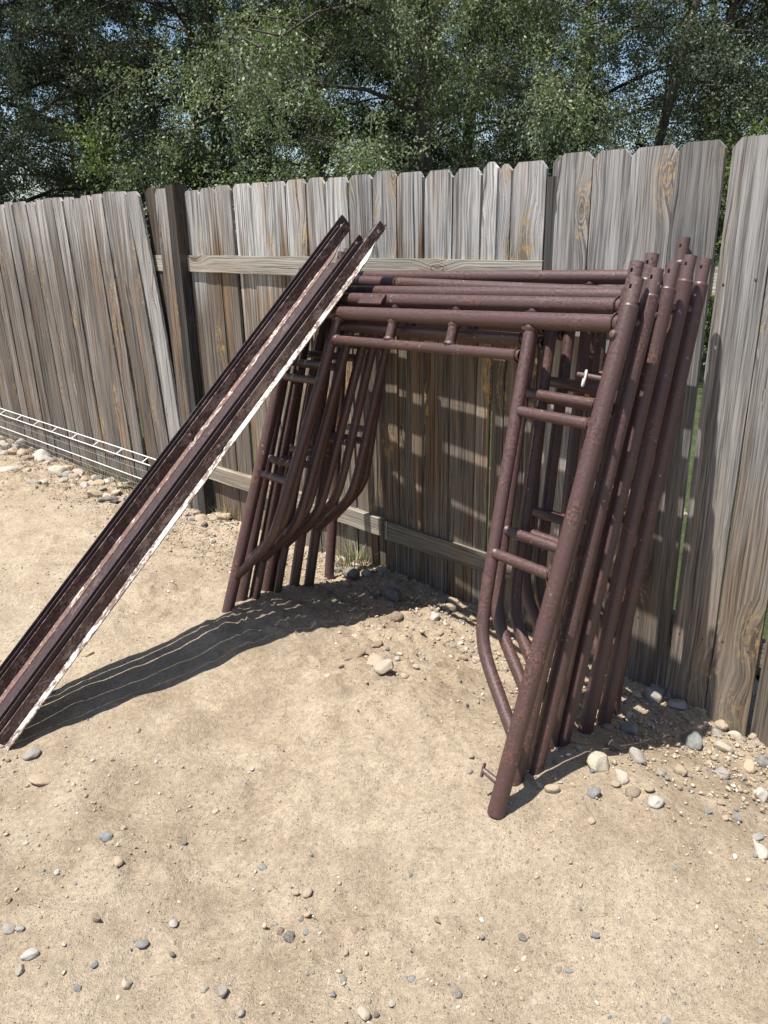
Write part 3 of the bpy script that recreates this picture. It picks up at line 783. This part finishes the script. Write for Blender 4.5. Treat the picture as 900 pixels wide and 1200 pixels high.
for zz in (-.05, -.16, -.2): mb.tube([(-s_, -.004 + zz * .06, zl(s_) + zz) for s_ in np.linspace(s0_, s1_, 6)], .0012, 4, False)
o = mb.build('deck_wires', M_thin_wire, sh)

# ------------------------------------------------------------------ stones
import bmesh
stone_meshes = []
for k in range(14):
    bm = bmesh.new(); bmesh.ops.create_icosphere(bm, subdivisions=4, radius=.5)
    rr = np.random.default_rng(100 + k)
    planes = [Vector(rr.normal(size=3)).normalized() for _ in range(9)]
    lim = [rr.uniform(.25, .42) for _ in planes]
    sx, sy, sz = 1, rr.uniform(.62, .92), rr.uniform(.48, .7)
    off = Vector(rr.uniform(0, 50, 3))
    from mathutils import noise as mnoise
    for vv in bm.verts:
        p = vv.co.copy()
        if k % 4:
            for pl_, l_ in zip(planes, lim):
                dd = p.dot(pl_) - l_
                if dd > 0: p -= pl_ * dd * .85
        p *= 1 + .22 * mnoise.noise(p * 2.2 + off) + .06 * mnoise.noise(p * 6 + off) + .02 * mnoise.noise(p * 17 + off)
        vv.co = Vector((p.x * sx, p.y * sy, p.z * sz))
    me = bpy.data.meshes.new('stone'); bm.to_mesh(me); bm.free(); set_smooth(me); me.materials.append(M_stone); stone_meshes.append(me)
tones = {'g': (.265, .25, .23), 'b': (.16, .18, .19), 't': (.37, .29, .2), 'p': (.42, .365, .295), 'w': (.45, .42, .375), 'n': (.21, .15, .105), 'd': (.105, .104, .104), 'k': (.4, .26, .2)}
tone_word = {'g': 'grey', 'b': 'blue-grey', 't': 'tan', 'p': 'pale buff', 'w': 'whitish', 'n': 'brown', 'd': 'dark grey', 'k': 'pinkish'}
place = {'L': 'in the row of cobbles along the foot of the left fence panel', 'P': 'round the foot of the dark fence post', 'C': 'on the ground under the arch of the scaffold frames',
         'R': 'beside the right feet of the scaffold frames along the fence', 'B': 'on the dirt at the right edge in front of the fence', 'F': 'lying loose on the open dirt in the foreground'}
uniq = {'U1': 'largest whitish angular cobble in the row along the left fence panel', 'U2': 'rounded tan cobble in front of the row, below the middle of the wire shelf', 'U3': 'white blocky cobble near the right end of the wire shelf',
        'U4': 'smooth round tan cobble standing in front of the left row', 'U5': 'dark grey rounded cobble at the right end of the left row', 'U6': 'tan cobble on the right of the fence post foot',
        'U7': 'biggest round tan cobble just right of the fence post', 'U8': 'brown brick-shaped stone in the shadow edge under the scaffold arch', 'U9': 'long flat brown stone half buried below the scaffold arch',
        'U10': 'flat tan slab half buried beside the pale round stone below the arch', 'U11': 'pale rounded cobble in front of the flat slabs below the arch', 'U12': 'pale oval cobble in the sun near the right fence boards',
        'U13': 'blue-grey flat cobble at the tip of the frame shadow by the right boards', 'U14': 'white oval stone at the right picture edge by the fence', 'U15': 'pale buff angular stone beside the shadow of the right scaffold legs',
        'U16': 'smaller pale buff angular stone in front of the right scaffold legs', 'U17': 'round tan stone at the foot of the foremost right scaffold leg', 'U18': 'white angular block at the right edge of the bare dirt',
        'U19': 'slate blue pebble near the right edge of the bare dirt', 'U20': 'flat blue-grey pebble on the left dirt, above the orange-tan one', 'U21': 'orange-tan upright pebble on the left dirt', 'U22': 'round brown pebble on the left foreground dirt',
        'U23': 'bright white angular stone in the left foreground corner', 'U24': 'dark smooth oval pebble in the little cluster in the middle foreground', 'U25': 'pale pear-shaped stone at the bottom edge of the foreground', 'U26': 'dark blue pebble alone at the bottom of the right foreground',
        'U27': 'grey rounded stone next to the bottom end of the cross braces', 'U28': 'pale oval pebble on the dirt below the shadow of the braces'}
for e in STONES.split(';'):
    x, y, size, tone, flag, cl = e.split(',')
    x, y, size = float(x), float(y), float(size)
    o = link(bpy.data.objects.new('stone' if size > .05 else 'pebble', random.choice(stone_meshes)))
    flat = .55 if flag.startswith('f') else 1.0
    k = size / (.78 if cl in 'LP' else 1.0 if cl == 'R' else 1.02 if cl == 'C' else .98)
    o.scale = (k, k * random.uniform(.9, 1.1), k * flat * random.uniform(.9, 1.15))
    o.rotation_euler = (random.uniform(-.25, .25), random.uniform(-.25, .25), random.uniform(0, 6.28))
    zc = o.data.vertices[0].co.z
    o.location = (x, y, ground_z(x, y) + size * flat * (random.uniform(.15, .24) if cl in 'LP' else random.uniform(.08, .18)))
    c = tones[tone]; j = random.uniform(.86, 1.14)
    o.color = (c[0] * j, c[1] * j * random.uniform(.97, 1.03), c[2] * j * random.uniform(.94, 1.06), 1)
    u_ = flag[flag.index('U'):] if 'U' in flag else None
    if u_: tag(o, uniq[u_], 'stone')
    else:
        word = 'stone' if size > .05 else 'pebble'
        tag(o, '%s %s %s' % (tone_word[tone], word, place[cl]), word, '%s %ss %s' % (tone_word[tone], word, place[cl]))

# loose gravel: thousands of bits of grit too small to count
tv = np.array([(0, 0, 1), (.894, 0, .447), (.276, .851, .447), (-.724, .526, .447), (-.724, -.526, .447), (.276, -.851, .447), (.724, .526, -.447), (-.276, .851, -.447), (-.894, 0, -.447), (-.276, -.851, -.447), (.724, -.526, -.447), (0, 0, -1)])
tf = np.array([(0, 1, 2), (0, 2, 3), (0, 3, 4), (0, 4, 5), (0, 5, 1), (1, 6, 2), (2, 7, 3), (3, 8, 4), (4, 9, 5), (5, 10, 1), (1, 10, 6), (2, 6, 7), (3, 7, 8), (4, 8, 9), (5, 9, 10), (6, 11, 7), (7, 11, 8), (8, 11, 9), (9, 11, 10), (10, 11, 6)])
Vs = []; Fs = []; cnt = 0
ng = 0
while ng < 22000:
    mode = random.random()
    if mode < .38:
        ss = random.uniform(-1.9, 5.8); dd = abs(random.gauss(0, .33)) + .02
        P = FM + U * ss - N * dd
    else:
        P = np.array([random.uniform(-2.6, 1.7), .85 + 4.2 * random.random() ** 1.6, 0])
        dd = -((P - FM) @ N)
        if dd < .03: continue
        if vnoise(np.array([P[0] * 1.7]), np.array([P[1] * 1.7]), 5)[0] + .32 < random.random() * .75: continue
    r = min(.0016 + abs(random.gauss(0, .0022)) + (random.random() < .04) * random.uniform(.002, .006), .010) * (1.35 if mode < .38 else 1)
    A = rng.normal(size=(3, 3)); Q, _ = np.linalg.qr(A)
    sh_ = tv * (1 + rng.uniform(-.22, .22, (12, 1)))
    q = (sh_ * np.array([1.1, .85, .6])) @ Q * r
    q[:, 2] *= .8
    Vs.append(q + np.array([P[0], P[1], ground_z(P[0], P[1]) + r * .30])); Fs.append(tf + cnt); cnt += 12; ng += 1
tg = NT('loose_grit'); gi = tg.new('ShaderNodeNewGeometry').outputs['Random Per Island']
rp = tg.new('ShaderNodeValToRGB'); tg.put(rp.inputs[0], gi); rp.color_ramp.interpolation = 'CONSTANT'
els = rp.color_ramp.elements; els[0].position = 0; els[0].color = (.35, .275, .195, 1); els[1].position = .30; els[1].color = (.43, .35, .26, 1)
for p_, c_ in ((.52, (.33, .25, .17)), (.68, (.46, .40, .32)), (.80, (.2, .18, .16)), (.89, (.14, .15, .165)), (.955, (.62, .58, .52))):
    el = els.new(p_); el.color = c_ + (1,)
me = fast_mesh('gravel', np.concatenate(Vs), np.concatenate(Fs), tg.fin(rp.outputs[0], .85, None, .25)); set_smooth(me)
gr = link(bpy.data.objects.new('gravel', me)); tag(gr, 'fine loose grit and pebbles scattered over the dry dirt', 'gravel', kind='stuff')


# ------------------------------------------------------------------ weeds at the fence foot
def tuft(name, label, cat, s_, d_, n, h, spread, mats):
    root = thing(name, label, cat, tuple(W(s_, d_, float(zg(s_, d_)))))
    for nm, mt, part in (('blades', mats[0], .6), ('dry_blades', mats[1], .4)):
        v = []; f = []
        for k in range(int(n * part)):
            an = random.uniform(0, 6.28); rad = random.random() ** .6 * spread
            p = np.array([rad * math.cos(an), rad * math.sin(an), -.01]); hh = h * random.uniform(.4, 1.0)
            out = np.array([math.cos(an + random.uniform(-.7, .7)), math.sin(an + random.uniform(-.7, .7)), 0]) * random.uniform(.1, .7)
            sd_ = np.array([-out[1], out[0], 0]); sd_ /= np.linalg.norm(sd_) + 1e-9
            wd = random.uniform(.0016, .0032); b = len(v)
            for t in (0, .4, .75, 1):
                c = p + np.array([0, 0, hh * t]) + out * hh * t * t - np.array([0, 0, .25 * hh * t * t * np.linalg.norm(out)])
                ww = wd * (1 - t * .9); v += [c - sd_ * ww, c + sd_ * ww]
            for q in range(3): f.append((b + 2 * q, b + 2 * q + 1, b + 2 * q + 3, b + 2 * q + 2))
        mesh_obj(nm, v, f, mt, root)


tuft('weed_tuft', 'green weed growing between the wire shelf and the left fence panel', 'weed', 3.05, .07, 170, .26, .17, (M_weed, M_dry))
tuft('weed_tuft', 'thin green weed behind the wire shelf, farther along from the bigger one', 'weed', 3.6, .07, 70, .20, .12, (M_weed, M_dry))
tuft('grass_tuft', 'dry yellowish grass tuft at the fence foot beside the left scaffold legs', 'grass tuft', .72, .09, 150, .19, .11, (M_weed, M_dry))
tuft('weed_tuft', 'sparse dry weed at the foot of the fence post', 'weed', 1.95, .06, 40, .12, .06, (M_dry, M_weed))


# ------------------------------------------------------------------ trees beyond the fence
def tree_meshes(seed, height, cr, base, tr, nlimb, nsub, ntwig, nleaf, leaf, droop, rise, stems=1):
    R = np.random.default_rng(seed)
    wood_mb = MB(); tw0 = []; tw1 = []
    for st_ in range(stems):
        lean_ = R.normal(0, .05 if stems == 1 else .16, 2)
        ox = R.normal(0, .0 if stems == 1 else .35, 2)
        nseg = 9; path = []; ph = R.uniform(0, 6, 2)
        for k in range(nseg):
            t = k / (nseg - 1)
            path.append(np.array([ox[0] + lean_[0] * height * t + .10 * math.sin(ph[0] + 4 * t) * t * 2, ox[1] + lean_[1] * height * t + .10 * math.sin(ph[1] + 4 * t) * t * 2, height * t * .95 - .3 * (1 - t)]))
        wood_mb.tube(path, [tr * (1.15 - 1.05 * k / (nseg - 1)) + .01 for k in range(nseg)], 9, False)
        nl = max(4, nlimb // stems)
        for i in range(nl):
            h = base + (height * .97 - base) * ((i + R.uniform(0, 1)) / nl) ** .9
            t = h / height; f_ = t * (nseg - 1) / .95
            f_ = min(f_, nseg - 1.001); k = int(f_); p0 = path[k] * (1 - (f_ - k)) + path[k + 1] * (f_ - k)
            az_ = i * 2.4 + R.uniform(-.5, .5)
            rel = (h - base) / (height - base)
            L = cr * (.42 + .75 * math.sin(math.pi * min(1, rel * .82 + .18))) * R.uniform(.75, 1.15)
            dirn = np.array([math.cos(az_), math.sin(az_), 0])
            ri = rise * R.uniform(.6, 1.3)
            lp = []
            for q in range(6):
                u_ = q / 5
                lp.append(p0 + dirn * L * u_ * (1 - .12 * u_) + np.array([0, 0, L * (ri * u_ - droop * u_ * u_ * 1.0)]) + R.normal(0, .04, 3) * u_)
            wood_mb.tube(lp, [max(.005, tr * .26 * (1 - t * .5) * (1 - .85 * q / 5)) for q in range(6)], 6, False)
            for j in range(nsub):
                u_ = .22 + .78 * (j + R.uniform(0, 1)) / nsub; q = min(int(u_ * 5), 4); fr = u_ * 5 - q
                b0 = lp[q] * (1 - fr) + lp[q + 1] * fr
                a2 = az_ + R.choice([-1, 1]) * R.uniform(.3, 1.5)
                L2 = L * .42 * R.uniform(.6, 1.2) * (1.1 - .45 * u_)
                d2 = np.array([math.cos(a2), math.sin(a2), R.uniform(-.25, .65)])
                b1 = b0 + d2 * L2 * .5 + np.array([0, 0, .02]); b2 = b0 + d2 * L2 - np.array([0, 0, droop * L2 * .8])
                wood_mb.tube([b0, b1, b2], [.011, .007, .003], 4, False)
                for w_ in range(ntwig):
                    v_ = R.uniform(.1, 1)
                    c0 = (b0 * (1 - v_) + b1 * v_ * 1) if v_ < .4 else b1 * (1 - v_) / .6 + b2 * (v_ - .4) / .6
                    td = d2 * .5 + R.normal(0, .6, 3); td[2] -= droop * .9
                    td /= np.linalg.norm(td) + 1e-9
                    tw0.append(c0); tw1.append(c0 + td * R.uniform(.22, .55) * (1 + droop * .6))
    tw0 = np.array(tw0); tw1 = np.array(tw1); nt = len(tw0)
    cnt_ = R.integers(int(nleaf * .35), int(nleaf * 1.65), nt); idx = np.repeat(np.arange(nt), cnt_)
    t = R.uniform(.0, 1.06, len(idx))[:, None]
    pos = tw0[idx] * (1 - t) + tw1[idx] * t + R.normal(0, .045, (len(idx), 3))
    ldir = (tw1 - tw0)[idx]; ldir = ldir / np.linalg.norm(ldir, axis=1, keepdims=True) * .7 + R.normal(0, .6, (len(idx), 3)); ldir[:, 2] -= .45
    ldir /= np.linalg.norm(ldir, axis=1, keepdims=True)
    nr = R.normal(0, .55, (len(idx), 3)); nr[:, 2] += .75
    sdv = np.cross(ldir, nr); sdv /= np.linalg.norm(sdv, axis=1, keepdims=True) + 1e-9
    ln = (leaf * R.uniform(.6, 1.25, len(idx)))[:, None]; wd = ln * .27
    Vv = np.stack([pos, pos + ldir * ln * .45 + sdv * wd, pos + ldir * ln, pos + ldir * ln * .45 - sdv * wd], 1).reshape(-1, 3)
    Ff = np.arange(len(Vv)).reshape(-1, 4)
    wm = bpy.data.meshes.new('trunk'); wm.from_pydata([tuple(map(float, q)) for q in wood_mb.v], [], wood_mb.f); wm.materials.append(M_bark); set_smooth(wm)
    return wm, Vv, Ff


kinds = {}
def kind(nm, mat, *a, **k):
    wm, Vv, Ff = tree_meshes(*a, **k); kinds[nm] = (wm, fast_mesh('crown', Vv, Ff, mat))


kind('broad', M_leaf_a, 11, 7.4, 2.7, 1.3, .15, 26, 8, 7, 105, .040, .30, .55)
kind('dense', M_leaf_b, 12, 7.8, 2.6, .8, .16, 28, 8, 7, 110, .042, .22, .45)
kind('droop', M_leaf_c, 13, 7.0, 2.5, .9, .13, 28, 8, 8, 110, .036, .62, .55)
kind('slim', M_leaf_a, 14, 8.6, 1.8, 1.0, .055, 30, 7, 6, 80, .042, .25, .75, stems=3)
kind('bush', M_leaf_d, 15, 2.9, 1.0, .3, .04, 16, 6, 5, 50, .048, .25, .8, stems=3)


def tree(knd, px_x, Y, sc_, rot, label, z=-.3):
    X = px_x * Y
    root = thing('tree' if knd != 'bush' else 'bush', label, 'tree' if knd != 'bush' else 'bush', (X, Y, z), rot)
    root.scale = (sc_, sc_, sc_)
    for nm, me_ in (('trunk', kinds[knd][0]), ('crown', kinds[knd][1])):
        c = link(bpy.data.objects.new(nm if knd != 'bush' or nm == 'crown' else 'stems', me_)); c.parent = root
    return root


for a in TREES: tree(*a)

# ------------------------------------------------------------------ light, sky, camera
SUN = Vector((SUN_S * U[0] - SUN_D * N[0], SUN_S * U[1] - SUN_D * N[1], 1.0)).normalized()
sd = bpy.data.lights.new('sun', 'SUN'); sd.energy = 4.6; sd.angle = math.radians(.53); sd.color = (1, .965, .905)
so = link(bpy.data.objects.new('sun', sd)); so.rotation_euler = SUN.to_track_quat('Z', 'Y').to_euler(); so.location = (0, 0, 10)
wd = bpy.data.worlds.new('World'); sc.world = wd; wd.use_nodes = True
nt = wd.node_tree; nt.nodes.clear()
sk = nt.nodes.new('ShaderNodeTexSky'); sk.sky_type = 'NISHITA'; sk.sun_disc = False
sk.sun_elevation = math.asin(SUN.z); sk.sun_rotation = math.atan2(SUN.x, SUN.y); sk.air_density = 1.0; sk.dust_density = .8; sk.ozone_density = 1.2
bg = nt.nodes.new('ShaderNodeBackground'); bg.inputs[1].default_value = .085
wo = nt.nodes.new('ShaderNodeOutputWorld'); nt.links.new(sk.outputs[0], bg.inputs[0]); nt.links.new(bg.outputs[0], wo.inputs[0])

cd = bpy.data.cameras.new('camera'); cam = link(bpy.data.objects.new('camera', cd))
rt = (0.99984770, -0.00600807, -0.01638565); upv = (0.01745241, 0.34420222, 0.93873332); fw = (0.0, 0.93887632, -0.34425465)
cam.matrix_world = Matrix(((rt[0], upv[0], -fw[0], 0), (rt[1], upv[1], -fw[1], 0), (rt[2], upv[2], -fw[2], 1.57), (0, 0, 0, 1)))
cd.sensor_fit = 'VERTICAL'; cd.sensor_height = 36; cd.lens = 27; cd.clip_end = 300; cd.clip_start = .05
sc.camera = cam
vs = sc.view_settings; sc.display_settings.display_device = 'sRGB'
vs.view_transform = 'Standard'; vs.look = 'None'; vs.gamma = 1; vs.use_curve_mapping = False; vs.exposure = EXPOSURE
